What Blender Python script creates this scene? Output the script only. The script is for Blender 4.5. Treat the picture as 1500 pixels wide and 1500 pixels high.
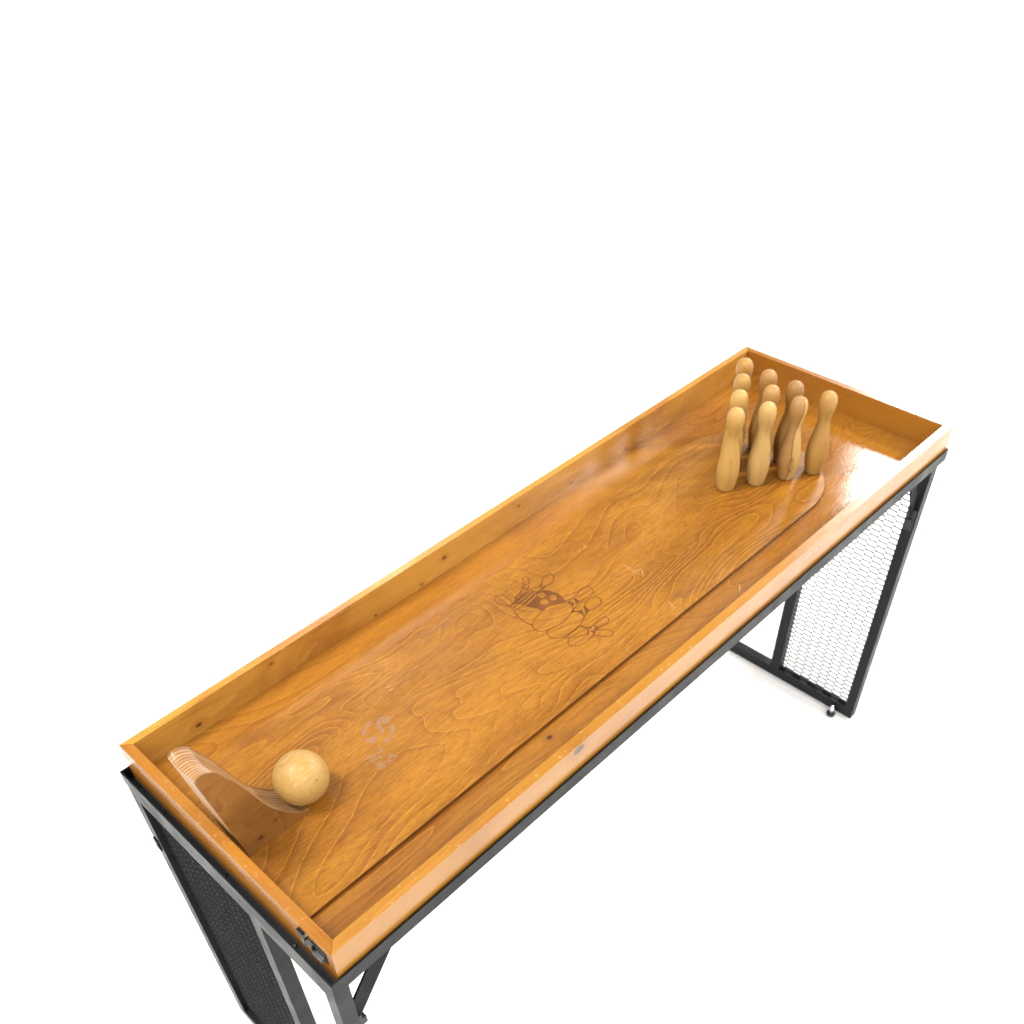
import bpy, bmesh, math, random
from mathutils import Vector, Matrix
sc = bpy.context.scene
C = sc.collection
for o in list(bpy.data.objects):
    bpy.data.objects.remove(o)

WDIM = 0.26
WBRT = 2.95
KEY = 122
SIDE = 160
FAR = 105
REAR = 24
DIP = 0.0045
PSC = [1.0, 1.0, 1.0, 1.0, 1.0, 1.0, 1.0, 1.0, 1.0, 1.0]
Z0 = 0.965            # height of the tray's upper rim above the floor
# ------------------------------------------------------------------ camera
cam_d = bpy.data.cameras.new('camera')
cam = bpy.data.objects.new('camera', cam_d)
C.objects.link(cam)
sc.camera = cam
RX = Vector((0.6944476552857131, -0.7189891722359023, -0.02823161836072438))
RY = Vector((-0.5332927415525939, -0.4879566037774763, -0.6910117253962603))
RZ = Vector((0.4830541438338478, 0.4949271896302835, -0.722292026182711))
m = Matrix((RX, -RY, -RZ)).transposed().to_4x4()
m.translation = Vector((-0.28065651, -0.66714414, 1.23402337 + Z0))
cam.matrix_world = m
cam_d.sensor_width = 36.0
cam_d.lens = 1441.588 / 1500 * 36.0
cam_d.shift_y = 250 / 1500
cam_d.clip_start = 0.02
cam_d.clip_end = 300
cam_d.dof.use_dof = True
cam_d.dof.focus_distance = 1.62
cam_d.dof.aperture_fstop = 5.0

# ------------------------------------------------------------------ node helpers
def N(nt, t, **kw):
    n = nt.nodes.new(t)
    for k, v in kw.items():
        if k == 'inp':
            for a, b in v.items():
                s = n.inputs[a]
                if isinstance(b, bpy.types.NodeSocket): nt.links.new(b, s)
                else: s.default_value = b
        else: setattr(n, k, v)
    return n
def M(nt, op, a, b=0.0, c=None, clamp=False):
    n = nt.nodes.new('ShaderNodeMath'); n.operation = op; n.use_clamp = clamp
    for i, v in enumerate((a, b, c)):
        if v is None: continue
        if isinstance(v, bpy.types.NodeSocket): nt.links.new(v, n.inputs[i])
        else: n.inputs[i].default_value = v
    return n.outputs[0]
def SS(nt, v, a, b, lo=0.0, hi=1.0):
    n = N(nt, 'ShaderNodeMapRange', interpolation_type='SMOOTHSTEP')
    nt.links.new(v, n.inputs[0])
    for i, x in zip((1, 2, 3, 4), (a, b, lo, hi)): n.inputs[i].default_value = x
    return n.outputs[0]
def MIX(nt, f, a, b, mode='MIX'):
    n = nt.nodes.new('ShaderNodeMix'); n.data_type = 'RGBA'; n.blend_type = mode
    for i, v in ((0, f), (6, a), (7, b)):
        if isinstance(v, bpy.types.NodeSocket): nt.links.new(v, n.inputs[i])
        elif i == 0: n.inputs[0].default_value = v
        else: n.inputs[i].default_value = (*v, 1.0)
    return n.outputs[2]

# ------------------------------------------------------------------ surroundings light
w = bpy.data.worlds.new('World'); sc.world = w; w.use_nodes = True
nt = w.node_tree; nt.nodes.clear()
tc = N(nt, 'ShaderNodeTexCoord')
sep = N(nt, 'ShaderNodeSeparateXYZ', inp={0: tc.outputs['Generated']})
dot = N(nt, 'ShaderNodeVectorMath', operation='DOT_PRODUCT')
nt.links.new(tc.outputs['Generated'], dot.inputs[0]); dot.inputs[1].default_value = (-0.50, -0.50, 0.707)
behind = SS(nt, dot.outputs['Value'], 0.25, 0.95)
up = MIX(nt, behind, (WDIM, WDIM*0.99, WDIM*0.97), (WBRT, WBRT*0.985, WBRT*0.95))
up = MIX(nt, SS(nt, sep.outputs[2], 0.20, 0.34), (1.5, 1.5, 1.5), up)
isup = SS(nt, sep.outputs[2], 0.0, 0.06)
col = MIX(nt, isup, (1.35, 1.35, 1.35), up)
bg = N(nt, 'ShaderNodeBackground', inp={0: col, 1: 1.13})
out = N(nt, 'ShaderNodeOutputWorld'); nt.links.new(bg.outputs[0], out.inputs[0])

def area(name, loc, tgt, size, power, color=(1, 1, 1), size_y=None):
    d = bpy.data.lights.new(name, 'AREA'); d.energy = power; d.color = color
    d.shape = 'RECTANGLE'; d.size = size; d.size_y = size_y or size
    o = bpy.data.objects.new(name, d); C.objects.link(o)
    o.location = loc
    o.rotation_euler = (Vector(tgt) - Vector(loc)).to_track_quat('-Z', 'Y').to_euler()
    return o
area('key_softbox', (-0.9, 1.1, Z0 + 3.0), (0.7, 0.28, Z0), 0.9, KEY, (1.0, 0.96, 0.88))
area('side_softbox', (3.9, -1.7, Z0 + 2.4), (1.1, 0.3, Z0), 0.45, SIDE, (1.0, 0.97, 0.92))
area('ceiling_panel_far', (5.45, 1.30, Z0 + 2.42), (1.75, 0.1, Z0 - 0.06), 0.62, FAR, (1.0, 0.98, 0.97), 0.62)
area('ceiling_panel_rear', (2.5, 3.5, Z0 + 3.1), (0.5, 0.45, Z0), 1.1, REAR, (1.0, 0.98, 0.95), 0.5)

sc.view_settings.view_transform = 'Standard'
sc.view_settings.look = 'None'
sc.view_settings.exposure = 0.0
sc.view_settings.gamma = 1.0
sc.view_settings.use_curve_mapping = False

# ------------------------------------------------------------------ object helpers
def tag(o, label=None, cat=None, group=None, kind=None):
    if label: o['label'] = label
    if cat: o['category'] = cat
    if group: o['group'] = group
    if kind: o['kind'] = kind
    return o
def link(name, bm, mat, parent=None, smooth=False, bevel=0.0, seg=2):
    if bevel:
        es = [e for e in bm.edges if len(e.link_faces) == 2 and e.calc_face_angle(0) > 0.6]
        bmesh.ops.bevel(bm, geom=es, offset=bevel, segments=seg, profile=0.6, affect='EDGES')
    bmesh.ops.recalc_face_normals(bm, faces=bm.faces)
    me = bpy.data.meshes.new(name); bm.to_mesh(me); bm.free()
    me.materials.append(mat)
    for p in me.polygons: p.use_smooth = smooth
    o = bpy.data.objects.new(name, me); C.objects.link(o)
    if parent is not None:
        o.parent = parent
    return o
def box(bm, x0, x1, y0, y1, z0, z1):
    v = [bm.verts.new((x, y, z)) for x in (x0, x1) for y in (y0, y1) for z in (z0, z1)]
    for f in ((0, 1, 3, 2), (4, 6, 7, 5), (0, 4, 5, 1), (2, 3, 7, 6), (0, 2, 6, 4), (1, 5, 7, 3)):
        bm.faces.new([v[i] for i in f])
    return v
def prism(bm, pts, axis, a0, a1):
    """pts: 2-D outline; extruded along axis 'y' or 'z'."""
    def P(p, a): return (p[0], a, p[1]) if axis == 'y' else (p[0], p[1], a)
    A = [bm.verts.new(P(p, a0)) for p in pts]; B = [bm.verts.new(P(p, a1)) for p in pts]
    bm.faces.new(A); bm.faces.new(B[::-1])
    n = len(pts)
    for i in range(n): bm.faces.new((A[i], B[i], B[(i+1) % n], A[(i+1) % n]))
def lathe(bm, prof, seg=40, cx=0, cy=0):
    rings = []
    for r, z in prof:
        if r < 1e-6: rings.append([bm.verts.new((cx, cy, z))])
        else: rings.append([bm.verts.new((cx+r*math.cos(2*math.pi*i/seg), cy+r*math.sin(2*math.pi*i/seg), z)) for i in range(seg)])
    for a, b in zip(rings, rings[1:]):
        for i in range(seg):
            j = (i+1) % seg
            if len(a) == 1 and len(b) == 1: continue
            if len(a) == 1: bm.faces.new((a[0], b[i], b[j]))
            elif len(b) == 1: bm.faces.new((a[i], a[j], b[0]))
            else: bm.faces.new((a[i], a[j], b[j], b[i]))

# ------------------------------------------------------------------ materials
def new_mat(name):
    mt = bpy.data.materials.new(name); mt.use_nodes = True
    nt = mt.node_tree
    return mt, nt, nt.nodes['Principled BSDF']
TINT = (0.77, 0.75, 0.66)      # stain on every timber
def wood(name, light, mid, dark, along='x', seed=0.0, rings=9.0, stretch=(1.6, 7.5), line=0.5, patch=0.5,
         rough=(0.28, 0.42), bump=0.02, peel=0.0, spec=0.5, fibre=0.35, knots=(), obj_color=False, warp=0.5, coat=0.0, worn=None, chips=False):
    """Sawn or peeled timber: topographic growth lines, dark stain patches, fine fibres, knots."""
    light, mid, dark = (tuple(x*f for x, f in zip(c, TINT)) for c in (light, mid, dark))
    mt, nt, bs = new_mat(name)
    tc = N(nt, 'ShaderNodeTexCoord')
    mp = N(nt, 'ShaderNodeMapping', vector_type='POINT')
    nt.links.new(tc.outputs['Object'], mp.inputs[0])
    mp.inputs['Location'].default_value = (seed*1.37, seed*2.11, seed*0.73)
    if along == 'y': mp.inputs['Rotation'].default_value = (0, 0, math.pi/2)
    if along == 'z': mp.inputs['Rotation'].default_value = (0, math.pi/2, 0)
    base = mp.outputs[0]
    # knots push the growth lines aside
    push = None; kdark = None; khalo = None
    for (kx, ky, kz, kr) in knots:
        d = N(nt, 'ShaderNodeVectorMath', operation='DISTANCE')
        off = N(nt, 'ShaderNodeVectorMath', operation='MULTIPLY')
        nt.links.new(tc.outputs['Object'], off.inputs[0]); off.inputs[1].default_value = (0.7, 1, 1) if along == 'x' else (1, 0.7, 1)
        nt.links.new(off.outputs[0], d.inputs[0]); d.inputs[1].default_value = (kx*(0.7 if along == 'x' else 1), ky*(1 if along == 'x' else 0.7), kz)
        dk = SS(nt, d.outputs['Value'], kr*0.55, kr*1.05, 1.0, 0.0)
        hl = SS(nt, d.outputs['Value'], kr*0.8, kr*3.2, 1.0, 0.0)
        kdark = dk if kdark is None else M(nt, 'MAXIMUM', kdark, dk)
        khalo = hl if khalo is None else M(nt, 'MAXIMUM', khalo, hl)
    def scaled(a, b, c=None):
        s = N(nt, 'ShaderNodeVectorMath', operation='MULTIPLY'); nt.links.new(base, s.inputs[0])
        s.inputs[1].default_value = (a, b, b if c is None else c); return s.outputs[0]
    def field(dx, dy):
        a = N(nt, 'ShaderNodeVectorMath', operation='ADD'); nt.links.new(base, a.inputs[0]); a.inputs[1].default_value = (dx, dy, 0) if along != 'z' else (dx, dy, dy)
        b = N(nt, 'ShaderNodeVectorMath', operation='MULTIPLY'); nt.links.new(a.outputs[0], b.inputs[0]); b.inputs[1].default_value = (stretch[0], stretch[1], stretch[1])
        n = N(nt, 'ShaderNodeTexNoise', inp={'Vector': b.outputs[0], 'Scale': 1.0, 'Detail': 1.9, 'Roughness': 0.40, 'Distortion': warp})
        return n.outputs['Fac']
    v0, vx, vy = field(0, 0), field(0.0012, 0), field(0, 0.0012)
    gx = M(nt, 'SUBTRACT', vx, v0); gy = M(nt, 'SUBTRACT', vy, v0)
    grad = M(nt, 'SQRT', M(nt, 'ADD', M(nt, 'MULTIPLY', gx, gx), M(nt, 'MULTIPLY', gy, gy)))
    grad = M(nt, 'MAXIMUM', M(nt, 'MULTIPLY', grad, rings/1.2), 0.004)       # bands per millimetre
    v = v0
    if khalo is not None: v = M(nt, 'ADD', v, M(nt, 'MULTIPLY', khalo, 0.10))
    wob = N(nt, 'ShaderNodeTexNoise', inp={'Vector': scaled(22, 120), 'Scale': 1.0, 'Detail': 2.0})
    vv = M(nt, 'ADD', M(nt, 'MULTIPLY', v, rings), M(nt, 'MULTIPLY', wob.outputs['Fac'], 0.14))
    fr = M(nt, 'FRACT', vv)
    dist = M(nt, 'DIVIDE', fr, grad)                                                        # millimetres from the line
    crest = M(nt, 'MULTIPLY', SS(nt, dist, 0.0, 0.5), SS(nt, dist, 0.8, 2.6, 1.0, 0.0))    # thin pale line
    fade = M(nt, 'MULTIPLY', SS(nt, dist, 1.0, 3.0), SS(nt, dist, 3.0, 16.0, 1.0, 0.0))     # dark just behind it
    strength = N(nt, 'ShaderNodeTexNoise', inp={'Vector': scaled(3.1, 9.0), 'Scale': 1.0, 'Detail': 1.0})
    st = SS(nt, strength.outputs['Fac'], 0.30, 0.55)
    n2 = N(nt, 'ShaderNodeTexNoise', inp={'Vector': scaled(2.6, 8.0, 5.0), 'Scale': 1.0, 'Detail': 4.0, 'Roughness': 0.6, 'Distortion': 0.7})
    pt = M(nt, 'MULTIPLY', SS(nt, n2.outputs['Fac'], 0.40, 0.68), patch)
    dk = M(nt, 'ADD', pt, M(nt, 'MULTIPLY', M(nt, 'MULTIPLY', fade, st), line*0.7), clamp=True)
    c = MIX(nt, dk, mid, dark)
    c = MIX(nt, M(nt, 'MULTIPLY', M(nt, 'MULTIPLY', crest, M(nt, 'ADD', M(nt, 'MULTIPLY', st, 0.7), 0.3)), line), c, light)
    f1 = N(nt, 'ShaderNodeTexNoise', inp={'Vector': scaled(26, 300), 'Scale': 1.0, 'Detail': 3.0, 'Roughness': 0.65})
    f2 = N(nt, 'ShaderNodeTexNoise', inp={'Vector': scaled(80, 620), 'Scale': 1.0, 'Detail': 2.0, 'Roughness': 0.7})
    fib = M(nt, 'MULTIPLY', M(nt, 'SUBTRACT', f1.outputs['Fac'], 0.5), fibre)
    fib = M(nt, 'ADD', fib, M(nt, 'MULTIPLY', M(nt, 'SUBTRACT', f2.outputs['Fac'], 0.5), fibre*1.2))
    gain = M(nt, 'ADD', fib, 1.0)
    g3 = N(nt, 'ShaderNodeCombineXYZ', inp={0: gain, 1: gain, 2: gain})
    c = MIX(nt, 1.0, c, g3.outputs[0], 'MULTIPLY')
    if kdark is not None:
        c = MIX(nt, M(nt, 'MULTIPLY', khalo, 0.35), c, tuple(0.9*x for x in dark))
        c = MIX(nt, M(nt, 'MULTIPLY', kdark, 0.85), c, (0.035, 0.012, 0.005))
    if chips:           # varnish knocked off along the top edges
        sz = N(nt, 'ShaderNodeSeparateXYZ', inp={0: tc.outputs['Object']})
        cn = N(nt, 'ShaderNodeTexNoise', inp={'Vector': tc.outputs['Object'], 'Scale': 75.0, 'Detail': 3.0, 'Roughness': 0.65})
        near = SS(nt, sz.outputs[2], -0.0042, -0.0006)
        flat = SS(nt, sz.outputs[2], -0.0004, -0.0001, 1.0, 0.25)
        c = MIX(nt, M(nt, 'MULTIPLY', M(nt, 'MULTIPLY', near, flat), SS(nt, cn.outputs['Fac'], 0.60, 0.66, 0.0, 0.75)), c, (0.62, 0.40, 0.20))
    if obj_color:
        oi = N(nt, 'ShaderNodeObjectInfo')
        c = MIX(nt, 1.0, c, oi.outputs['Color'], 'MULTIPLY')
    nt.links.new(c, bs.inputs['Base Color'])
    rn = N(nt, 'ShaderNodeTexNoise', inp={'Vector': scaled(9, 40), 'Scale': 1.0, 'Detail': 3.0})
    ro = SS(nt, rn.outputs['Fac'], 0.3, 0.7, rough[0], rough[1])
    if worn:            # the varnish is duller where balls have rolled for years
        sx = N(nt, 'ShaderNodeSeparateXYZ', inp={0: tc.outputs['Object']})
        ro = M(nt, 'ADD', ro, SS(nt, sx.outputs[0], worn[0], worn[1], worn[2], 0.0))
    nt.links.new(ro, bs.inputs['Roughness'])
    bs.inputs['Specular IOR Level'].default_value = spec
    if coat:
        bs.inputs['Coat Weight'].default_value = coat; bs.inputs['Coat Roughness'].default_value = 0.06
    h = M(nt, 'MULTIPLY', f1.outputs['Fac'], 0.0006)
    if peel:
        pn = N(nt, 'ShaderNodeTexNoise', inp={'Vector': tc.outputs['Object'], 'Scale': 190.0, 'Detail': 1.5})
        pn2 = N(nt, 'ShaderNodeTexNoise', inp={'Vector': tc.outputs['Object'], 'Scale': 28.0, 'Detail': 1.0})
        h = M(nt, 'ADD', M(nt, 'MULTIPLY', h, 0.4), M(nt, 'MULTIPLY', pn.outputs['Fac'], peel))
        h = M(nt, 'ADD', h, M(nt, 'MULTIPLY', pn2.outputs['Fac'], peel*1.6))
    bp = N(nt, 'ShaderNodeBump', inp={'Strength': bump*10, 'Distance': 1.0, 'Height': h})
    nt.links.new(bp.outputs[0], bs.inputs['Normal'])
    if coat: nt.links.new(bp.outputs[0], bs.inputs['Coat Normal'])
    return mt

LANE_L, LANE_M, LANE_D = (0.46, 0.225, 0.028), (0.325, 0.137, 0.0135), (0.20, 0.069, 0.009)
m_lane = wood('stained_plywood_lane', LANE_L, LANE_M, LANE_D, seed=3.3, rings=30, stretch=(1.5, 4.3), line=0.52, patch=0.6, rough=(0.30, 0.42), bump=0.03, spec=0.28, fibre=0.9, warp=0.5)
m_floor = wood('varnished_plywood_tray', (0.43, 0.205, 0.030), (0.32, 0.130, 0.0145), (0.20, 0.066, 0.009), seed=8.1, rings=26, stretch=(1.4, 7.0), line=0.5, patch=0.7, rough=(0.09, 0.14), bump=0.03, peel=0.00026, worn=(0.9, 1.45, 0.22), spec=0.4, fibre=0.6, knots=((0.539, 0.085, -0.067, 0.005), (0.075, 0.35, -0.067, 0.006)))
m_rail = wood('varnished_pine_rail', (0.47, 0.235, 0.038), (0.385, 0.17, 0.020), (0.24, 0.08, 0.010), seed=5.7, rings=8, stretch=(0.9, 16.0), line=0.35, patch=0.42, rough=(0.24, 0.34), bump=0.02, peel=0.00008, spec=0.5, fibre=0.2, warp=0.3, chips=True,
              knots=((0.132, 0.545, -0.048, 0.0065), (0.296, 0.545, -0.018, 0.004), (0.537, 0.545, -0.062, 0.0045), (0.725, 0.545, -0.031, 0.0055), (0.944, 0.545, -0.022, 0.005), (1.113, 0.545, -0.050, 0.004), (1.305, 0.545, -0.056, 0.004), (0.518, 0.0, -0.012, 0.011), (0.66, 0.545, -0.060, 0.003)))
m_rail_pale = wood('pale_varnished_pine_rail', (0.60, 0.33, 0.085), (0.50, 0.245, 0.045), (0.29, 0.10, 0.014), seed=7.7, rings=8, stretch=(0.9, 16.0), line=0.35, patch=0.75, rough=(0.24, 0.34), bump=0.02, peel=0.00008, spec=0.5, fibre=0.2, warp=0.3, chips=True,
              knots=((0.132, 0.545, -0.048, 0.0055), (0.296, 0.545, -0.018, 0.003), (0.537, 0.545, -0.062, 0.0035), (0.725, 0.545, -0.031, 0.0048), (0.944, 0.545, -0.022, 0.0035), (1.113, 0.545, -0.050, 0.004), (1.305, 0.545, -0.056, 0.004), (0.518, 0.0, -0.012, 0.011), (0.66, 0.545, -0.060, 0.003)))
m_erail = wood('varnished_pine_end_rail', (0.45, 0.21, 0.034), (0.36, 0.145, 0.018), (0.21, 0.065, 0.009), along='y', seed=2.4, rings=5, stretch=(0.9, 16.0), line=0.35, patch=0.5, rough=(0.22, 0.32), bump=0.02, peel=0.00008, spec=0.5, fibre=0.2, warp=0.3, chips=True)
m_pin = wood('turned_beech', (0.60, 0.455, 0.235), (0.52, 0.36, 0.155), (0.36, 0.21, 0.072), along='z', seed=1.0, rings=7, stretch=(0.9, 14.0), line=0.3, patch=0.32, rough=(0.42, 0.55), bump=0.015, spec=0.35, fibre=0.16, obj_color=True)
m_heart = wood('turned_heartwood', (0.60, 0.455, 0.235), (0.52, 0.36, 0.155), (0.36, 0.21, 0.072), along='z', seed=6.2, rings=7, stretch=(0.9, 14.0), line=0.3, patch=0.32, rough=(0.42, 0.55), bump=0.015, spec=0.35, fibre=0.16, obj_color=True)
def heartwood(mt):
    """Brown heartwood on one side of the pin, pale sapwood on the other, a dark wavy seam between."""
    nt = mt.node_tree; bs = nt.nodes['Principled BSDF']
    src = bs.inputs['Base Color'].links[0].from_socket
    tc = N(nt, 'ShaderNodeTexCoord'); sp = N(nt, 'ShaderNodeSeparateXYZ', inp={0: tc.outputs['Object']})
    u = M(nt, 'ADD', M(nt, 'MULTIPLY', sp.outputs[0], 0.694), M(nt, 'MULTIPLY', sp.outputs[1], -0.719))
    wv = M(nt, 'MULTIPLY', M(nt, 'SINE', M(nt, 'MULTIPLY', sp.outputs[2], 42.0)), 0.0032)
    edge = M(nt, 'ADD', M(nt, 'MULTIPLY', sp.outputs[2], 0.045), M(nt, 'SUBTRACT', wv, 0.0045))
    d = M(nt, 'SUBTRACT', u, edge)
    nz = N(nt, 'ShaderNodeTexNoise', inp={'Vector': tc.outputs['Object'], 'Scale': 90.0, 'Detail': 2.0})
    d = M(nt, 'ADD', d, M(nt, 'MULTIPLY', M(nt, 'SUBTRACT', nz.outputs['Fac'], 0.5), 0.002))
    c = MIX(nt, SS(nt, d, -0.001, 0.001, 0.62, 0.0), src, (0.20, 0.080, 0.024))
    seam = SS(nt, M(nt, 'ABSOLUTE', d), 0.0004, 0.0016, 0.8, 0.0)
    c = MIX(nt, seam, c, (0.07, 0.025, 0.01))
    # small flame-shaped knot low on the body
    kd = M(nt, 'SQRT', M(nt, 'ADD', M(nt, 'POWER', M(nt, 'MULTIPLY', M(nt, 'ADD', u, -0.001), 3.2), 2.0), M(nt, 'POWER', M(nt, 'SUBTRACT', sp.outputs[2], 0.047), 2.0)))
    ring = M(nt, 'MULTIPLY', SS(nt, kd, 0.012, 0.017), SS(nt, kd, 0.017, 0.023, 1.0, 0.0))
    c = MIX(nt, M(nt, 'MULTIPLY', ring, 0.6), c, (0.08, 0.03, 0.012))
    nt.links.new(c, bs.inputs['Base Color'])
heartwood(m_heart)
m_ball = wood('turned_pine_ball', (0.53, 0.37, 0.155), (0.455, 0.285, 0.095), (0.34, 0.175, 0.042), along='x', seed=9.9, rings=8, stretch=(7.0, 22.0), line=0.45, patch=0.4, rough=(0.42, 0.52), bump=0.015, spec=0.35, fibre=0.2, warp=0.8, knots=((0.0055, -0.0395, 0.022, 0.0012),))
m_ramp = wood('ramp_side_veneer', (0.34, 0.175, 0.056), (0.26, 0.114, 0.030), (0.11, 0.038, 0.010), along='x', seed=4.9, rings=6, stretch=(5.5, 8.5), line=0.45, patch=0.6, rough=(0.28, 0.38), bump=0.02, spec=0.3, fibre=0.3, warp=1.0, knots=((-0.020, -0.0326, 0.026, 0.0042), (0.012, -0.0326, 0.040, 0.002)))

def ply_edges():
    """Laminated plies seen on end: fine stripes stacked across the ramp's width."""
    mt, nt, bs = new_mat('ramp_ply_edges')
    tc = N(nt, 'ShaderNodeTexCoord')
    sp = N(nt, 'ShaderNodeSeparateXYZ', inp={0: tc.outputs['Object']})
    s = N(nt, 'ShaderNodeVectorMath', operation='MULTIPLY'); nt.links.new(tc.outputs['Object'], s.inputs[0]); s.inputs[1].default_value = (12, 30, 12)
    wb = N(nt, 'ShaderNodeTexNoise', inp={'Vector': s.outputs[0], 'Scale': 1.0})
    y = M(nt, 'ADD', sp.outputs[1], M(nt, 'MULTIPLY', wb.outputs['Fac'], 0.0012))
    k = M(nt, 'MULTIPLY', y, 1/0.0058)
    idx = M(nt, 'FLOOR', k); wn = N(nt, 'ShaderNodeTexWhiteNoise', noise_dimensions='1D'); nt.links.new(idx, wn.inputs['W'])
    fr = M(nt, 'FRACT', k)
    line = M(nt, 'ADD', SS(nt, fr, 0.10, 0.30, 1.0, 0.0), SS(nt, fr, 0.75, 0.95))
    s2 = N(nt, 'ShaderNodeVectorMath', operation='MULTIPLY'); nt.links.new(tc.outputs['Object'], s2.inputs[0]); s2.inputs[1].default_value = (60, 1300, 60)
    fb = N(nt, 'ShaderNodeTexNoise', inp={'Vector': s2.outputs[0], 'Scale': 1.0, 'Detail': 2.0})
    c = MIX(nt, M(nt, 'MULTIPLY', wn.outputs['Value'], 0.45), (0.34, 0.19, 0.085), (0.14, 0.058, 0.018))
    c = MIX(nt, M(nt, 'MULTIPLY', line, 0.75), c, (0.10, 0.035, 0.010))
    c = MIX(nt, M(nt, 'MULTIPLY', SS(nt, fb.outputs['Fac'], 0.45, 0.7), 0.5), c, (0.42, 0.25, 0.12))
    nt.links.new(c, bs.inputs['Base Color']); bs.inputs['Roughness'].default_value = 0.32
    bs.inputs['Specular IOR Level'].default_value = 0.3
    return mt
m_ply = ply_edges()

def metal_paint(name, colr, rough, spec=0.5, metallic=0.0, grain=0.0002, wear=True):
    mt, nt, bs = new_mat(name)
    tc = N(nt, 'ShaderNodeTexCoord')
    n = N(nt, 'ShaderNodeTexNoise', inp={'Vector': tc.outputs['Object'], 'Scale': 18.0, 'Detail': 4.0})
    c = MIX(nt, SS(nt, n.outputs['Fac'], 0.35, 0.7), tuple(x*0.8 for x in colr), tuple(x*1.2 for x in colr))
    nt.links.new(c, bs.inputs['Base Color'])
    nt.links.new(SS(nt, n.outputs['Fac'], 0.3, 0.7, rough*0.85, rough*1.15), bs.inputs['Roughness'])
    bs.inputs['Specular IOR Level'].default_value = spec; bs.inputs['Metallic'].default_value = metallic
    g = N(nt, 'ShaderNodeTexNoise', inp={'Vector': tc.outputs['Object'], 'Scale': 900.0, 'Detail': 1.0})
    bp = N(nt, 'ShaderNodeBump', inp={'Strength': 0.4, 'Distance': 1.0, 'Height': M(nt, 'MULTIPLY', g.outputs['Fac'], grain)})
    nt.links.new(bp.outputs[0], bs.inputs['Normal'])
    return mt
m_steel = metal_paint('black_powder_coat', (0.0045, 0.0068, 0.0085), 0.46, 0.16)
m_mesh = metal_paint('black_mesh_coat', (0.008, 0.009, 0.011), 0.6, 0.12)
m_zinc = metal_paint('zinc_plate', (0.10, 0.105, 0.10), 0.5, 0.5, 1.0)
m_bolt = metal_paint('bright_bolt', (0.75, 0.77, 0.80), 0.35, 0.5, 1.0)
m_rubber = metal_paint('black_rubber', (0.02, 0.022, 0.022), 0.6, 0.3)
m_matte = metal_paint('shaded_brace_and_bolt', (0.006, 0.007, 0.008), 0.6, 0.08)  # braces are frame steel; shade under the table is put into this coat
m_burn = metal_paint('engraved_scorch', (0.115, 0.038, 0.007), 0.45, 0.2)
m_edge = metal_paint('dark_ply_edge', (0.13, 0.05, 0.010), 0.5, 0.2, grain=0.0)  # lane board's side faces, darker than its top

def emblem_mat():
    mt, nt, bs = new_mat('worn_transfer_print')
    tc = N(nt, 'ShaderNodeTexCoord')
    s = N(nt, 'ShaderNodeVectorMath', operation='MULTIPLY'); nt.links.new(tc.outputs['Object'], s.inputs[0]); s.inputs[1].default_value = (160, 700, 1)
    n = N(nt, 'ShaderNodeTexNoise', inp={'Vector': s.outputs[0], 'Scale': 1.0, 'Detail': 3.0})
    c = MIX(nt, SS(nt, n.outputs['Fac'], 0.35, 0.7), (0.25, 0.14, 0.10), (0.50, 0.34, 0.22))
    nt.links.new(c, bs.inputs['Base Color']); bs.inputs['Roughness'].default_value = 0.35
    tr = N(nt, 'ShaderNodeBsdfTransparent'); mx = N(nt, 'ShaderNodeMixShader')
    nt.links.new(tr.outputs[0], mx.inputs[1]); nt.links.new(bs.outputs[0], mx.inputs[2])
    nt.links.new(M(nt, 'SUBTRACT', 0.85, SS(nt, n.outputs['Fac'], 0.35, 0.60, 0.15, 0.75)), mx.inputs[0])
    o = [x for x in nt.nodes if x.type == 'OUTPUT_MATERIAL'][0]
    nt.links.new(mx.outputs[0], o.inputs[0])
    return mt
m_emblem = emblem_mat()
m_scr = metal_paint('pale_scratch', (0.58, 0.40, 0.22), 0.4, 0.5)

# ------------------------------------------------------------------ floor
mt, nt, bs = new_mat('white_floor')
tcf = N(nt, 'ShaderNodeTexCoord')
nf = N(nt, 'ShaderNodeTexNoise', inp={'Vector': tcf.outputs['Object'], 'Scale': 3.0, 'Detail': 3.0})
nt.links.new(MIX(nt, nf.outputs['Fac'], (0.97, 0.97, 0.97), (0.985, 0.985, 0.985)), bs.inputs['Base Color'])
bs.inputs['Roughness'].default_value = 0.8; bs.inputs['Specular IOR Level'].default_value = 0.1
bm = bmesh.new()
vs = [bm.verts.new(p) for p in ((-60, -60, 0), (60, -60, 0), (60, 60, 0), (-60, 60, 0))]; bm.faces.new(vs)
tag(link('floor', bm, mt), kind='structure')

# ------------------------------------------------------------------ the table
table = bpy.data.objects.new('bowling_table', None); C.objects.link(table)
tag(table, 'long varnished wooden bowling table tray on a black steel stand with mesh panels', 'table')
TB = table
W, L = 0.561, 1.8
TN, TE, TF, TBK = 0.0175, 0.0155, 0.018, 0.0155
ZB, ZFL, ZL = -0.087, -0.067, -0.058

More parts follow.
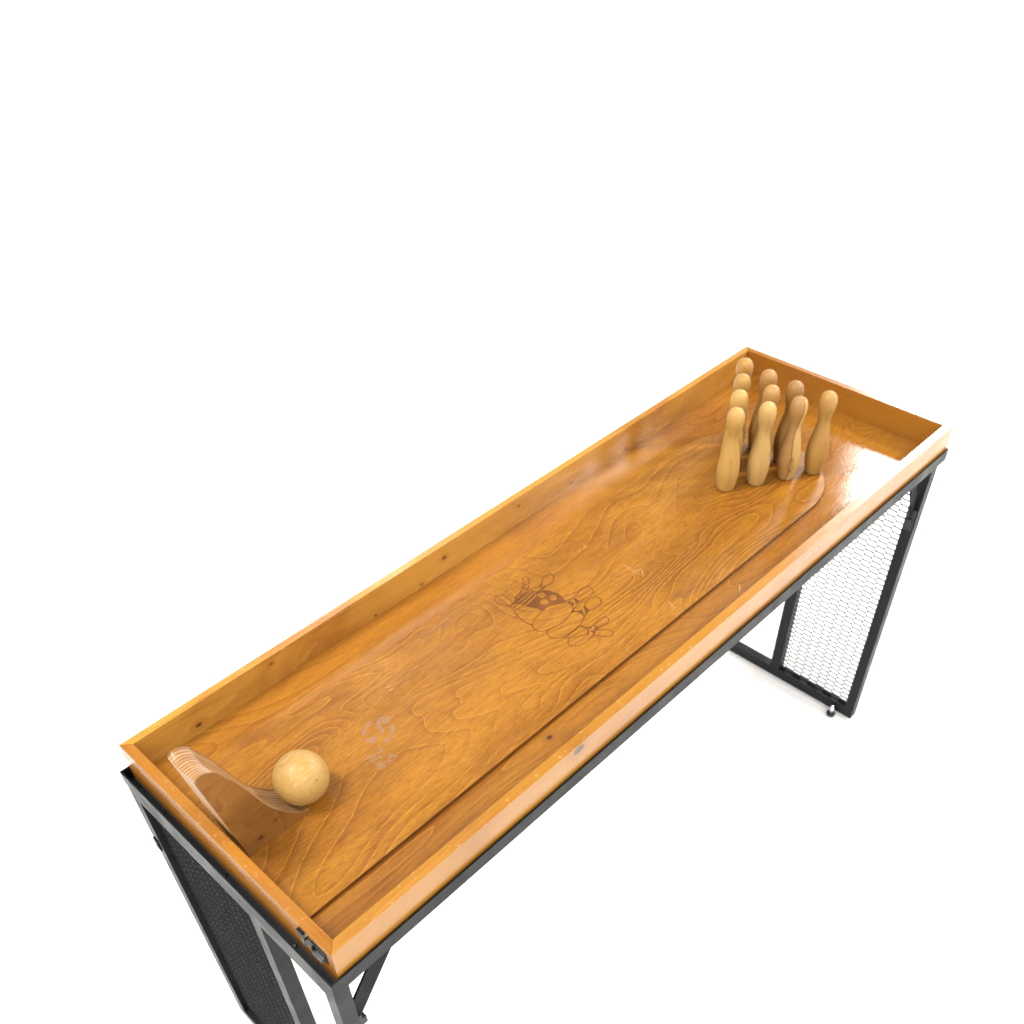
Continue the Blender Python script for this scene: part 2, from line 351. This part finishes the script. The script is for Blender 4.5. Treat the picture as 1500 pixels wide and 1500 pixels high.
def rail(name, pts, mat):
    bm = bmesh.new()
    prism(bm, pts, 'z', ZB, 0.0)
    return link(name, bm, mat, TB, smooth=False, bevel=0.0016, seg=2)
e = 0.0003     # hairline of the mitre joints
rail('side_rail', [(e, 0), (L-e, 0), (L-TE-e, TF), (TN+e, TF)], m_rail)
rail('side_rail', [(e, W), (TN+e, W-TBK), (L-TE-e, W-TBK), (L-e, W)], m_rail_pale)
rail('end_rail', [(0, e), (TN, TF+e), (TN, W-TBK-e), (0, W-e)], m_erail)
rail('end_rail', [(L, e), (L, W-e), (L-TE, W-TBK-e), (L-TE, TF+e)], m_erail)
bm = bmesh.new(); box(bm, TN+0.0002, L-TE-0.0002, TF+0.0002, W-TBK-0.0002, ZB+0.001, ZFL)
link('tray_floor', bm, m_floor, TB)
# raised lane board with a round far end
LY0, LY1, LXC = 0.105, 0.455, 1.40
cy = (LY0+LY1)/2; rr = (LY1-LY0)/2
pts = [(TN+0.0005, LY1), (TN+0.0005, LY0)]
for i in range(49):
    a = -math.pi/2 + math.pi*i/48
    pts.append((LXC + rr*math.cos(a), cy + rr*math.sin(a)))
bm = bmesh.new(); prism(bm, pts, 'z', ZFL+0.0002, ZL)
lane = link('lane_board', bm, m_lane, TB, bevel=0.0015, seg=2)
lane.data.materials.append(m_edge)
for p in lane.data.polygons:
    if abs(p.normal.z) < 0.2: p.material_index = 1

# ---- pictures burnt into and printed on the lane (metres, in the plane of the lane)
ART_LINES= [[(0.7429, 0.3715), (0.7438, 0.3782), (0.7451, 0.3902), (0.7434, 0.4006), (0.7363, 0.4057), (0.7275, 0.4038), (0.7215, 0.3971), (0.72, 0.3873), (0.7239, 0.3792), (0.7284, 0.3704), (0.7319, 0.3609)], [(0.7292, 0.3688), (0.7272, 0.3575), (0.7257, 0.349)], [(0.7286, 0.3495), (0.7392, 0.3491), (0.7497, 0.3469)], [(0.7629, 0.3098), (0.7621, 0.3194), (0.7572, 0.3311), (0.7503, 0.3444)], [(0.812, 0.2904), (0.8142, 0.2833), (0.8135, 0.2747), (0.805, 0.2672), (0.7928, 0.262), (0.7785, 0.2593), (0.7626, 0.2585), (0.7476, 0.2606), (0.7364, 0.2639), (0.7253, 0.2671), (0.7172, 0.2731), (0.714, 0.2814), (0.7168, 0.2909), (0.7224, 0.2973), (0.7351, 0.3034), (0.7487, 0.3069), (0.7635, 0.3092), (0.7786, 0.3094), (0.7917, 0.3052), (0.8032, 0.2974), (0.812, 0.2904)], [(0.8012, 0.2639), (0.8073, 0.258), (0.8088, 0.2481), (0.8054, 0.2389), (0.7956, 0.2332), (0.783, 0.2289), (0.7678, 0.2276), (0.7501, 0.2273), (0.7376, 0.2294), (0.7275, 0.2335), (0.7202, 0.2401), (0.7185, 0.2497), (0.7228, 0.2592), (0.7281, 0.2641), (0.7381, 0.2631)], [(0.8186, 0.2929), (0.8368, 0.2908), (0.8502, 0.2935), (0.8636, 0.2962), (0.8741, 0.2916), (0.8783, 0.2838), (0.8746, 0.2743), (0.8652, 0.2691), (0.8532, 0.2689), (0.8405, 0.2714), (0.831, 0.2743)], [(0.842, 0.2648), (0.8325, 0.2689), (0.8186, 0.2691), (0.8061, 0.2659), (0.7997, 0.2637), (0.8118, 0.2552)], [(0.8278, 0.257), (0.8397, 0.2628), (0.8557, 0.2643), (0.8645, 0.2584), (0.8657, 0.2494), (0.8594, 0.2411), (0.849, 0.2374), (0.8352, 0.2377), (0.8242, 0.2415), (0.8131, 0.2397), (0.8052, 0.2372)], [(0.7808, 0.2258), (0.7838, 0.2153), (0.7923, 0.2096), (0.804, 0.2076)], [(0.804, 0.2076), (0.8097, 0.2103), (0.8211, 0.2124), (0.8301, 0.2091), (0.8332, 0.202), (0.8291, 0.1963), (0.8203, 0.1932), (0.8101, 0.1954), (0.8009, 0.1984)], [(0.7896, 0.1964), (0.7981, 0.1906), (0.8073, 0.1812), (0.8103, 0.1719), (0.8062, 0.1657), (0.7997, 0.164), (0.792, 0.1682), (0.7856, 0.1778), (0.7791, 0.1884)], [(0.7337, 0.2302), (0.7418, 0.2199), (0.7558, 0.2105), (0.7701, 0.2001)], [(0.7837, 0.2119), (0.7788, 0.2263), (0.766, 0.226), (0.7532, 0.2257), (0.7409, 0.2257)], [(0.7418, 0.2188), (0.7317, 0.2142), (0.7266, 0.2075), (0.7289, 0.1998), (0.738, 0.1926), (0.7513, 0.1891), (0.7659, 0.1888), (0.7765, 0.1905)], [(0.81, 0.389), (0.8157, 0.3968), (0.8155, 0.4038), (0.81, 0.4051), (0.8019, 0.4), (0.7962, 0.3924), (0.797, 0.3856), (0.8034, 0.3844), (0.8106, 0.3891)], [(0.7912, 0.388), (0.7778, 0.3812), (0.7608, 0.3768), (0.7516, 0.3715), (0.745, 0.3673)], [(0.785, 0.3804), (0.7701, 0.3762), (0.76, 0.3737), (0.7512, 0.37)], [(0.7917, 0.3729), (0.7802, 0.3727), (0.7654, 0.3717)], [(0.8221, 0.3658), (0.8346, 0.3738), (0.8482, 0.3768), (0.8555, 0.3728), (0.8546, 0.3637), (0.848, 0.357), (0.8358, 0.3525), (0.8257, 0.355)], [(0.8108, 0.3636), (0.7998, 0.3687), (0.7864, 0.3679), (0.773, 0.3671)]]
ART_THICK= [[(0.7257, 0.349), (0.7204, 0.3381), (0.7171, 0.3233), (0.7167, 0.3091), (0.7201, 0.2962)], [(0.7281, 0.2641), (0.7399, 0.2625), (0.7507, 0.2589)]]
ART_FILLS= [[(0.752, 0.3425), (0.7878, 0.3469), (0.7962, 0.357), (0.8048, 0.3545), (0.8135, 0.3437), (0.8179, 0.3338), (0.8216, 0.3232), (0.8196, 0.3098), (0.815, 0.2931), (0.8015, 0.3004), (0.7917, 0.3052), (0.7786, 0.3094), (0.767, 0.309), (0.7629, 0.3098), (0.7621, 0.3194), (0.7576, 0.3314)], [(0.744, 0.3666), (0.7654, 0.3717), (0.7831, 0.3695), (0.7921, 0.3662), (0.757, 0.3637), (0.7405, 0.3609)], [(0.7416, 0.3596), (0.7483, 0.3553), (0.7954, 0.3598), (0.7944, 0.3637)], [(0.7485, 0.352), (0.7501, 0.3465), (0.7874, 0.3512), (0.7958, 0.3567)], [(0.8161, 0.2907), (0.8203, 0.2887), (0.8205, 0.2764), (0.8121, 0.2735)], [(0.8305, 0.2875), (0.8349, 0.288), (0.8323, 0.2737), (0.823, 0.2729)], [(0.8097, 0.2545), (0.8182, 0.2564), (0.811, 0.2456), (0.8075, 0.2392)], [(0.8271, 0.2597), (0.829, 0.2557), (0.8255, 0.2416), (0.8075, 0.2392), (0.8176, 0.2458)], [(0.7853, 0.2111), (0.7944, 0.2091), (0.7868, 0.2048)], [(0.801, 0.2072), (0.8011, 0.1953), (0.7902, 0.1958), (0.7931, 0.2015)], [(0.7837, 0.2119), (0.7846, 0.2083), (0.7728, 0.197), (0.7701, 0.2001)], [(0.7821, 0.2029), (0.7898, 0.1954), (0.7791, 0.1884), (0.7769, 0.1908), (0.7818, 0.1961)], [(0.7922, 0.3889), (0.7938, 0.3863), (0.7861, 0.3791), (0.7845, 0.3809)], [(0.7869, 0.3822), (0.7942, 0.3748), (0.7919, 0.3727), (0.7844, 0.3803)], [(0.7992, 0.3819), (0.8014, 0.3807), (0.7919, 0.3727), (0.7905, 0.3742)], [(0.8108, 0.3636), (0.8215, 0.3664), (0.8207, 0.3621), (0.811, 0.3602)], [(0.8185, 0.3578), (0.8255, 0.3548), (0.8108, 0.3506), (0.8068, 0.3563)], [(0.7336, 0.3684), (0.7449, 0.3682), (0.7433, 0.3635), (0.7345, 0.3645)], [(0.731, 0.36), (0.7422, 0.359), (0.7341, 0.3547)]]
ART_HOLES= [[(0.8011, 0.3361), (0.7984, 0.3344), (0.7954, 0.3339), (0.7924, 0.3346), (0.7899, 0.3365), (0.7884, 0.3391), (0.7879, 0.3422), (0.7887, 0.3452), (0.7905, 0.3478), (0.7932, 0.3494), (0.7962, 0.3499), (0.7992, 0.3492), (0.8017, 0.3474), (0.8033, 0.3447), (0.8037, 0.3416), (0.803, 0.3386)], [(0.8108, 0.3138), (0.808, 0.3122), (0.8049, 0.3116), (0.8019, 0.3123), (0.7994, 0.3141), (0.7979, 0.3168), (0.7975, 0.3198), (0.7983, 0.3229), (0.8002, 0.3255), (0.803, 0.3272), (0.8061, 0.3277), (0.8091, 0.327), (0.8116, 0.3252), (0.8132, 0.3226), (0.8136, 0.3195), (0.8127, 0.3164)], [(0.7905, 0.3179), (0.7877, 0.3163), (0.7845, 0.3159), (0.7814, 0.3167), (0.7787, 0.3187), (0.777, 0.3215), (0.7765, 0.3248), (0.7772, 0.3279), (0.779, 0.3305), (0.7818, 0.3322), (0.7849, 0.3326), (0.7881, 0.3318), (0.7908, 0.3298), (0.7925, 0.3269), (0.793, 0.3237), (0.7923, 0.3205)]]
EMBLEM= [[(0.3605, 0.3301), (0.3665, 0.326), (0.3711, 0.3202), (0.3762, 0.3139)], [(0.3579, 0.3283), (0.3514, 0.3195), (0.3482, 0.309), (0.3437, 0.2984)], [(0.347, 0.3353), (0.3377, 0.3329), (0.3282, 0.3291), (0.322, 0.3266), (0.3197, 0.3183)], [(0.3139, 0.3108), (0.3167, 0.3032), (0.3208, 0.2935)], [(0.3307, 0.3063), (0.3264, 0.3018), (0.3225, 0.2954)], [(0.3479, 0.2876), (0.3444, 0.2823), (0.3359, 0.2809), (0.3321, 0.285)], [(0.3677, 0.3018), (0.3614, 0.2915), (0.3535, 0.2862)], [(0.358, 0.3186), (0.3636, 0.3165), (0.3681, 0.312)], [(0.3136, 0.2779), (0.3195, 0.2775), (0.3206, 0.2824)], [(0.2845, 0.2747), (0.2954, 0.2768), (0.3019, 0.2713)], [(0.2876, 0.2676), (0.2965, 0.2697), (0.3023, 0.2694)], [(0.3073, 0.2728), (0.313, 0.2711), (0.3199, 0.2696)], [(0.288, 0.2621), (0.2987, 0.2629), (0.3097, 0.2613)], [(0.3107, 0.2507), (0.3173, 0.2501), (0.3239, 0.2488)], [(0.3177, 0.2541), (0.3255, 0.2523)], [(0.3208, 0.2434), (0.3286, 0.2423)], [(0.3062, 0.2431), (0.3136, 0.2423), (0.3191, 0.2415)], [(0.2895, 0.2532), (0.2967, 0.2534), (0.3023, 0.2516)], [(0.2876, 0.2487), (0.2947, 0.2475), (0.3015, 0.246)], [(0.286, 0.2432), (0.2927, 0.2417), (0.3016, 0.2414)]]
SCRATCH= [[(0.9757, 0.2614), (0.9729, 0.2484), (0.9771, 0.2342)], [(0.9736, 0.2508), (0.9922, 0.2463)], [(0.9922, 0.2463), (0.9716, 0.2245)], [(0.9763, 0.2833), (0.9775, 0.2593)], [(0.9589, 0.3766), (0.9702, 0.3777), (0.9692, 0.3856)], [(1.0918, 0.0765), (1.0721, 0.0603)], [(0.9496, 0.1446), (0.9408, 0.1224)], [(0.4185, 0.3781), (0.4298, 0.3759)], [(0.4163, 0.3679), (0.4286, 0.367)]]

def ribbon(bm, pl, wd, z, taper=False):
    # smooth the traced line (Catmull-Rom) and give it width
    P = [Vector((x, y)) for x, y in pl]
    closed = (P[0]-P[-1]).length < 1e-6
    out = []
    n = len(P)
    for i in range(n-1):
        p0 = P[i-1] if i else (P[-2] if closed else P[0]*2-P[1]); p1, p2 = P[i], P[i+1]
        p3 = P[i+2] if i+2 < n else (P[1] if closed else P[-1]*2-P[-2])
        for k in range(4):
            t = k/4
            out.append(0.5*((2*p1)+(p2-p0)*t+(2*p0-5*p1+4*p2-p3)*t*t+(3*p1-p0-3*p2+p3)*t**3))
    out.append(P[-1])
    L_, R_ = [], []
    for i, p in enumerate(out):
        a = out[max(i-1, 0)]; b = out[min(i+1, len(out)-1)]
        d = (b-a); d = d.normalized() if d.length > 1e-9 else Vector((1, 0))
        nn = Vector((-d.y, d.x))*wd/2
        if taper: nn *= 0.35+0.65*math.sin(math.pi*i/(len(out)-1))
        L_.append(bm.verts.new((*(p+nn), z))); R_.append(bm.verts.new((*(p-nn), z)))
    for i in range(len(out)-1):
        bm.faces.new((L_[i], R_[i], R_[i+1], L_[i+1]))
def fill_mesh(name, polys, z):
    cu = bpy.data.curves.new(name, 'CURVE'); cu.dimensions = '2D'; cu.fill_mode = 'BOTH'
    for pl in polys:
        s = cu.splines.new('POLY'); s.points.add(len(pl)-1); s.use_cyclic_u = True
        for p, q in zip(s.points, pl): p.co = (q[0], q[1], 0, 1)
    ob = bpy.data.objects.new(name, cu); C.objects.link(ob)
    me = bpy.data.meshes.new_from_object(ob)
    bpy.data.objects.remove(ob); bpy.data.curves.remove(cu)
    me.transform(Matrix.Translation((0, 0, z)))
    return me
bm = bmesh.new()
for l in ART_LINES: ribbon(bm, l, 0.0017, ZL+0.00030)
for l in ART_THICK: ribbon(bm, l, 0.0022, ZL+0.00033)
me = fill_mesh('fill', [ART_FILLS[0]]+ART_HOLES, ZL+0.00020); bm.from_mesh(me)
for i, f in enumerate(ART_FILLS[1:]):
    me = fill_mesh('fill', [f], ZL+0.00022+0.00001*(i % 3)); bm.from_mesh(me)
eng = link('engraved_picture', bm, m_burn, lane)
bm = bmesh.new()
for i, l in enumerate(EMBLEM): ribbon(bm, l, 0.0075 if i < 8 else 0.0042, ZL+0.0002+0.00002*(i % 4))
link('worn_emblem', bm, m_emblem, lane)
for l in SCRATCH:
    bm = bmesh.new(); ribbon(bm, l, 0.0007, ZL+0.0002 if l[0][1] > LY0 else ZFL+0.0002, True)
    link('scratch', bm, m_scr, lane)

# ---- steel stand
FX0, FX1, FY0, FY1 = -0.0165, 1.8035, -0.0055, 0.5675
T = 0.003; ZR, ZU = -0.061, -0.091
bm = bmesh.new()
for a0, a1, b0, b1 in ((FX0, FX1, FY0, FY0+T), (FX0, FX1, FY1-T, FY1), (FX0, FX0+T, FY0+T, FY1-T), (FX1-T, FX1, FY0+T, FY1-T)):
    box(bm, a0, a1, b0, b1, ZU, ZR)
D = 0.030
for a0, a1, b0, b1 in ((FX0+T, FX1-T, FY0+T, FY0+D), (FX0+T, FX1-T, FY1-D, FY1-T), (FX0+T, FX0+D+0.01, FY0+D, FY1-D), (FX1-D, FX1-T, FY0+D, FY1-D)):
    box(bm, a0, a1, b0, b1, ZU, ZB-0.0005)
link('angle_frame', bm, m_steel, TB, bevel=0.0006, seg=1)
for yy in (0.10, 0.28, 0.46, 0.54):
    bm = bmesh.new(); lathe(bm, [(0, 0.0022), (0.003, 0.0018), (0.0042, 0.0), (0.0042, -0.001)], 16, -0.0062, yy)
    for v in bm.verts: v.co.z += ZB+0.0006
    link('screw_head', bm, m_zinc if yy == 0.10 else m_steel, TB, smooth=True)

S = 0.027
ZT, ZBOT = -0.0915, -0.950
PY0, PY1 = -0.0045, 0.560
def tube(name, x0, x1, y0, y1, z0, z1, par=TB):
    bm = bmesh.new(); box(bm, x0, x1, y0, y1, z0, z1)
    return link(name, bm, m_steel, par, bevel=0.0022, seg=2)
def end_stand(x0, mesh_low, inner, depth):
    """One end: two legs, cross bars above and below, a middle post and an expanded-metal panel on one side."""
    x1 = x0+S
    tube('crossbar', x0, x1, PY0+S, PY1-S, ZT-S+0.002, ZT)
    tube('crossbar', x0, x1, PY0+S, PY1-S, ZBOT, ZBOT+S+0.004)
    legs = [tube('leg', x0, x1, PY0, PY0+S, ZBOT, ZT), tube('leg', x0, x1, PY1-S, PY1, ZBOT, ZT)]
    pc0, pc1 = (0.2475, 0.2780) if mesh_low else (0.185, 0.2125)
    tube('post', x0, x1, pc0, pc1, ZBOT+S+0.004, ZT-S+0.002)
    m0, m1 = (PY0+S, pc0) if mesh_low else (pc1, PY1-S)
    # expanded metal: staggered hexagonal openings, strands with real depth
    bm = bmesh.new()
    xm = x0 + S*0.5
    cp, vp = CP, VP           # column pitch, opening height
    zt, zb = ZT-S+0.002, ZBOT+S+0.004
    wdt = 0.0021 if depth > 0.005 else 0.0027
    def strand(p, q, wd=wdt, dp=depth):
        p = Vector(p); q = Vector(q)
        def clampv(v): return Vector((min(max(v.x, m0), m1), min(max(v.y, zb), zt)))
        p = clampv(p); q = clampv(q)
        if (q-p).length < 1e-4: return
        d = (q-p).normalized(); nn = Vector((-d.y, d.x))*wd/2; p2 = p-d*wd*0.3; q2 = q+d*wd*0.3
        v = [bm.verts.new((xx, c.x, c.y)) for xx in (xm-dp/2, xm+dp/2) for c in (p2+nn, p2-nn, q2-nn, q2+nn)]
        for f in ((0, 1, 2, 3), (7, 6, 5, 4), (0, 4, 5, 1), (1, 5, 6, 2), (2, 6, 7, 3), (3, 7, 4, 0)):
            bm.faces.new([v[i] for i in f])
    nc = int((m1-m0)/cp)+2; nr = int((zt-zb)/vp)+2
    j = cp*0.186            # sloping strand run
    for c in range(-1, nc+1):
        y = m0 + c*cp
        for r in range(-1, nr+1):
            z = zt - r*vp - (vp/2 if c % 2 else 0)
            # flat top of an opening, then the two strands that slope down to its neighbours
            a = (y + j, z); b = (y + cp - j, z)
            if a[0] < m1 and b[0] > m0: strand(a, b)
            if b[0] < m1 and y + cp + j > m0:
                strand(b, (y+cp+j, z - vp/2), wdt*0.75); strand(b, (y+cp+j, z + vp/2), wdt*0.75)
    link('wire_mesh_panel', bm, m_mesh, TB)
    for k, lg in enumerate(legs):
        yb = PY0+S*0.5 if k == 0 else PY1-S*0.5
        sg = 1 if inner > 0 else -1
        xa = x1 if inner > 0 else x0
        # folding brace: flat bar from the leg up to the long side of the frame
        bm = bmesh.new()
        P0 = Vector((xa - sg*0.012, -0.222)); P1 = Vector((xa + sg*0.082, -0.094))
        if inner < 0: P0 = Vector((x0 + 0.004, -0.215)); P1 = Vector((x0-0.062, -0.094))
        dd = (P1-P0).normalized(); nn = Vector((-dd.y, dd.x))*(0.018 if inner > 0 else 0.012)
        prism(bm, [tuple(P0+nn), tuple(P0-nn), tuple(P1-nn*1.0), tuple(P1+nn)], 'y', yb-0.002, yb+0.002)
        link('folding_brace', bm, m_matte, TB, bevel=0.0006, seg=1)  # duller than the frame to imitate the shade it hangs in
        # hinge bracket on the inner face
        bm = bmesh.new()
        box(bm, *(sorted((xa+sg*0.0003, xa+sg*0.007))), yb-0.010, yb+0.010, -0.262, -0.205)
        box(bm, *(sorted((xa+sg*0.007, xa+sg*0.016))), yb-0.006, yb+0.006, -0.246, -0.228)
        link('hinge_bracket', bm, m_rubber, lg, bevel=0.001, seg=1)
        # levelling foot beside the lower bar
        fy = 0.052 if k == 0 else PY1-0.052
        fx = x0-0.010 if inner < 0 else x1+0.010
        bm = bmesh.new(); lathe(bm, [(0, -0.965), (0.011, -0.965), (0.0125, -0.962), (0.0125, -0.956), (0.011, -0.953), (0.004, -0.951), (0, -0.951)], 24, fx, fy)
        ft = link('levelling_foot', bm, m_rubber, lg, smooth=False)
        bm = bmesh.new(); lathe(bm, [(0, -0.951), (0.0042, -0.951), (0.0042, -0.944), (0.0075, -0.944), (0.0075, -0.936), (0.0055, -0.934), (0.0055, -0.929), (0.003, -0.926), (0, -0.926)], 6, fx, fy)
        link('foot_bolt', bm, m_bolt, lg)
CP, VP = 0.0263, 0.0166
end_stand(-0.0165, False, 1, 0.0062)
farleg = [o for o in C.objects if o.name.startswith('leg') and o.parent is TB][1]
bm = bmesh.new(); box(bm, -0.0192, -0.0166, 0.543, 0.556, -0.272, -0.240)
link('hinge_bolt', bm, m_matte, farleg, bevel=0.001, seg=1)
end_stand(1.7700-S, True, -1, 0.0024)

# ---- toggle latch on the near end rail
bm = bmesh.new()
box(bm, -0.0016, 0.0, 0.014, 0.046, -0.040, -0.012)
latch = link('latch_plate', bm, m_steel, TB, bevel=0.0005, seg=1)
bm = bmesh.new()
box(bm, -0.0075, -0.0018, 0.0185, 0.040, -0.0345, -0.0275)
link('latch_lever', bm, m_zinc, latch, bevel=0.0012, seg=2)
bm = bmesh.new()
box(bm, -0.0062, -0.0018, 0.041, 0.056, -0.029, -0.025)
box(bm, -0.0062, -0.0018, 0.041, 0.056, -0.021, -0.017)
box(bm, -0.0070, 0.0, 0.0562, 0.062, -0.031, -0.013)
link('latch_hook', bm, m_zinc, latch, bevel=0.0010, seg=2)
bm = bmesh.new()
box(bm, -0.0050, 0.0, 0.0625, 0.076, -0.026, -0.010)
link('latch_catch', bm, m_steel, latch, bevel=0.0015, seg=2)

# centre the table's origin on the floor below it
base = Vector((0.9, 0.28, 0.0))
table.location = base
for o in C.objects:
    if o.parent is table: o.location = Vector((0, 0, Z0)) - base
# (sub-parts sit at their part's own origin)

# ------------------------------------------------------------------ ball ramp
ramp = bpy.data.objects.new('ball_ramp', None); C.objects.link(ramp)
tag(ramp, 'curved plywood launching ramp standing at the near end behind the ball', 'ramp')
ramp.location = (0.08, 0.29, Z0+ZL)
RY0, RY1 = 0.2574, 0.3290
prof = [(0.1535, -0.0568), (0.132, -0.0400), (0.1068, -0.0110), (0.0873, 0.0228), (0.0673, 0.0763), (0.0550, 0.1080), (0.0424, 0.1339), (0.0330, 0.1530), (0.0250, 0.1615), (0.0150, 0.1672), (0.0065, 0.1678), (0.0010, 0.1640), (-0.0006, 0.1585)]
# resample the slide profile smoothly
sm = []
for i in range(len(prof)-1):
    p0 = Vector(prof[max(i-1, 0)]); p1 = Vector(prof[i]); p2 = Vector(prof[i+1]); p3 = Vector(prof[min(i+2, len(prof)-1)])
    for k in range(4):
        t = k/4
        sm.append(0.5*((2*p1)+(p2-p0)*t+(2*p0-5*p1+4*p2-p3)*t*t+(3*p1-p0-3*p2+p3)*t**3))
sm.append(Vector(prof[-1]))
toe = Vector((0.1545, ZL+0.0002)); heel = Vector((0.0340, ZL+0.0002))
outline = [toe]+sm+[heel]
off = Vector((0.08, 0.29, ZL))
sk = 0.0028
bm = bmesh.new()
for ya, yb in ((RY0, RY0+sk), (RY1-sk, RY1)):
    prism(bm, [(p.x-off.x, p.y-off.z) for p in outline], 'y', ya-off.y, yb-off.y)
o = link('side_cheek', bm, m_ramp, ramp, bevel=0.0007, seg=2)
# laminated core with a shallow channel the ball rolls in
bm = bmesh.new()
NY = 15; grid = []
n = len(sm)
for i, p in enumerate(sm):
    a = sm[max(i-1, 0)]; b = sm[min(i+1, n-1)]; d = (b-a).normalized()
    nrm = Vector((-d.y, d.x))
    if nrm.y < 0 and i < n*0.8: nrm = -nrm
    f = min(1, i/4)*min(1, max(0, (n-1-i)/6))
    row = []
    for k in range(NY+1):
        u = -1+2*k/NY
        dip = DIP*(1-u*u)*f + 0.0004
        y = RY0+sk+(RY1-RY0-2*sk)*k/NY
        q = p + Vector((-abs(nrm.x), -abs(nrm.y)))*dip
        row.append(bm.verts.new((q.x-off.x, y-off.y, q.y-off.z)))
    grid.append(row)
hl = [bm.verts.new((heel.x-off.x, RY0+sk+(RY1-RY0-2*sk)*k/NY-off.y, heel.y-off.z)) for k in range(NY+1)]
tl = [bm.verts.new((toe.x-0.0006-off.x, RY0+sk+(RY1-RY0-2*sk)*k/NY-off.y, toe.y-off.z)) for k in range(NY+1)]
rows = [tl]+grid+[hl]
for r0, r1 in zip(rows, rows[1:]+[rows[0]]):
    for k in range(NY): bm.faces.new((r0[k], r0[k+1], r1[k+1], r1[k]))
link('laminated_core', bm, m_ply, ramp, smooth=False)
core = C.objects[-1]

# ------------------------------------------------------------------ ball
bm = bmesh.new()
bmesh.ops.create_uvsphere(bm, u_segments=64, v_segments=40, radius=0.0458)
ball = link('wooden_ball', bm, m_ball, smooth=True)
ball.location = (0.1692, 0.2910, Z0+ZL+0.0460)
tag(ball, 'round pale wooden ball resting at the foot of the curved ramp', 'ball')

# ------------------------------------------------------------------ pins
PROF = [(0, 0), (0.0160, 0.0), (0.0182, 0.0016), (0.0196, 0.008), (0.0220, 0.024), (0.0238, 0.042), (0.0240, 0.056), (0.0228, 0.072), (0.0202, 0.092), (0.0170, 0.111), (0.0142, 0.127), (0.0130, 0.139), (0.0136, 0.149), (0.0157, 0.161), (0.0178, 0.172), (0.0187, 0.183), (0.0180, 0.193), (0.0157, 0.201), (0.0118, 0.2065), (0.0062, 0.2092), (0, 0.2100)]
def smooth_prof(P, k=4):
    out = []
    n = len(P)
    for i in range(n-1):
        if i < 3: out.append(P[i]); continue
        p0, p1, p2, p3 = (Vector(P[j]) for j in (max(i-1, 3), i, i+1, min(i+2, n-1)))
        for q in range(k):
            t = q/k
            v = 0.5*((2*p1)+(p2-p0)*t+(2*p0-5*p1+4*p2-p3)*t*t+(3*p1-p0-3*p2+p3)*t**3)
            out.append((max(v.x, 0.0), v.y))
    out.append(P[-1]); return out
bm = bmesh.new(); lathe(bm, smooth_prof(PROF), 48)
proto = link('bowling_pin', bm, m_pin, smooth=True)
PINS = [  # x, y, colour, grain turn, label
 (1.3325, 0.2840, (0.95, 0.84, 0.62), 0.3, 'golden yellow wooden pin standing foremost at the tip of the triangle'),
 (1.3945, 0.2475, (0.98, 0.92, 0.80), 1.2, 'palest cream wooden pin, between the golden foremost pin and the dark-streaked pin'),
 (1.3955, 0.3195, (1.0, 0.90, 0.66), 2.4, 'pale yellow pin directly behind the golden foremost pin on the left side'),
 (1.4560, 0.2105, (0.95, 0.88, 0.75), 0.0, 'wooden pin with a dark heartwood streak running down its two-toned body'),
 (1.4570, 0.2800, (0.83, 0.66, 0.50), 3.3, 'reddish tan pin directly behind the palest cream pin in the middle'),
 (1.4550, 0.3540, (0.80, 0.66, 0.42), 4.1, 'olive tan pin third along the left edge, just before the hindmost corner pin'),
 (1.5150, 0.1760, (0.80, 0.66, 0.44), 0.9, 'brownish tan pin standing alone at the right corner beside the lane\'s rounded edge'),
 (1.5050, 0.2520, (0.62, 0.48, 0.34), 2.0, 'darkest brown pin directly behind the dark-streaked pin in the back row'),
 (1.5075, 0.3215, (0.74, 0.58, 0.40), 1.6, 'tan back-row pin behind the reddish one, near the middle of the end rail'),
 (1.5160, 0.3895, (0.80, 0.64, 0.40), 5.7, 'honey tan pin farthest back, at the left corner of the triangle'),
]
for i, (x, y, colr, ang, lab) in enumerate(PINS):
    o = proto if i == 0 else proto.copy()
    if i: C.objects.link(o)
    if i == 3:
        o.data = proto.data.copy(); o.data.materials[0] = m_heart
    o.location = (x, y, Z0+ZL+0.0001); o.rotation_euler = (0, 0, ang)
    s = PSC[i]; o.scale = (s, s, s*0.942)
    o.color = (*colr, 1)
    tag(o, lab, 'bowling pin', 'wooden bowling pins set up in a triangle')
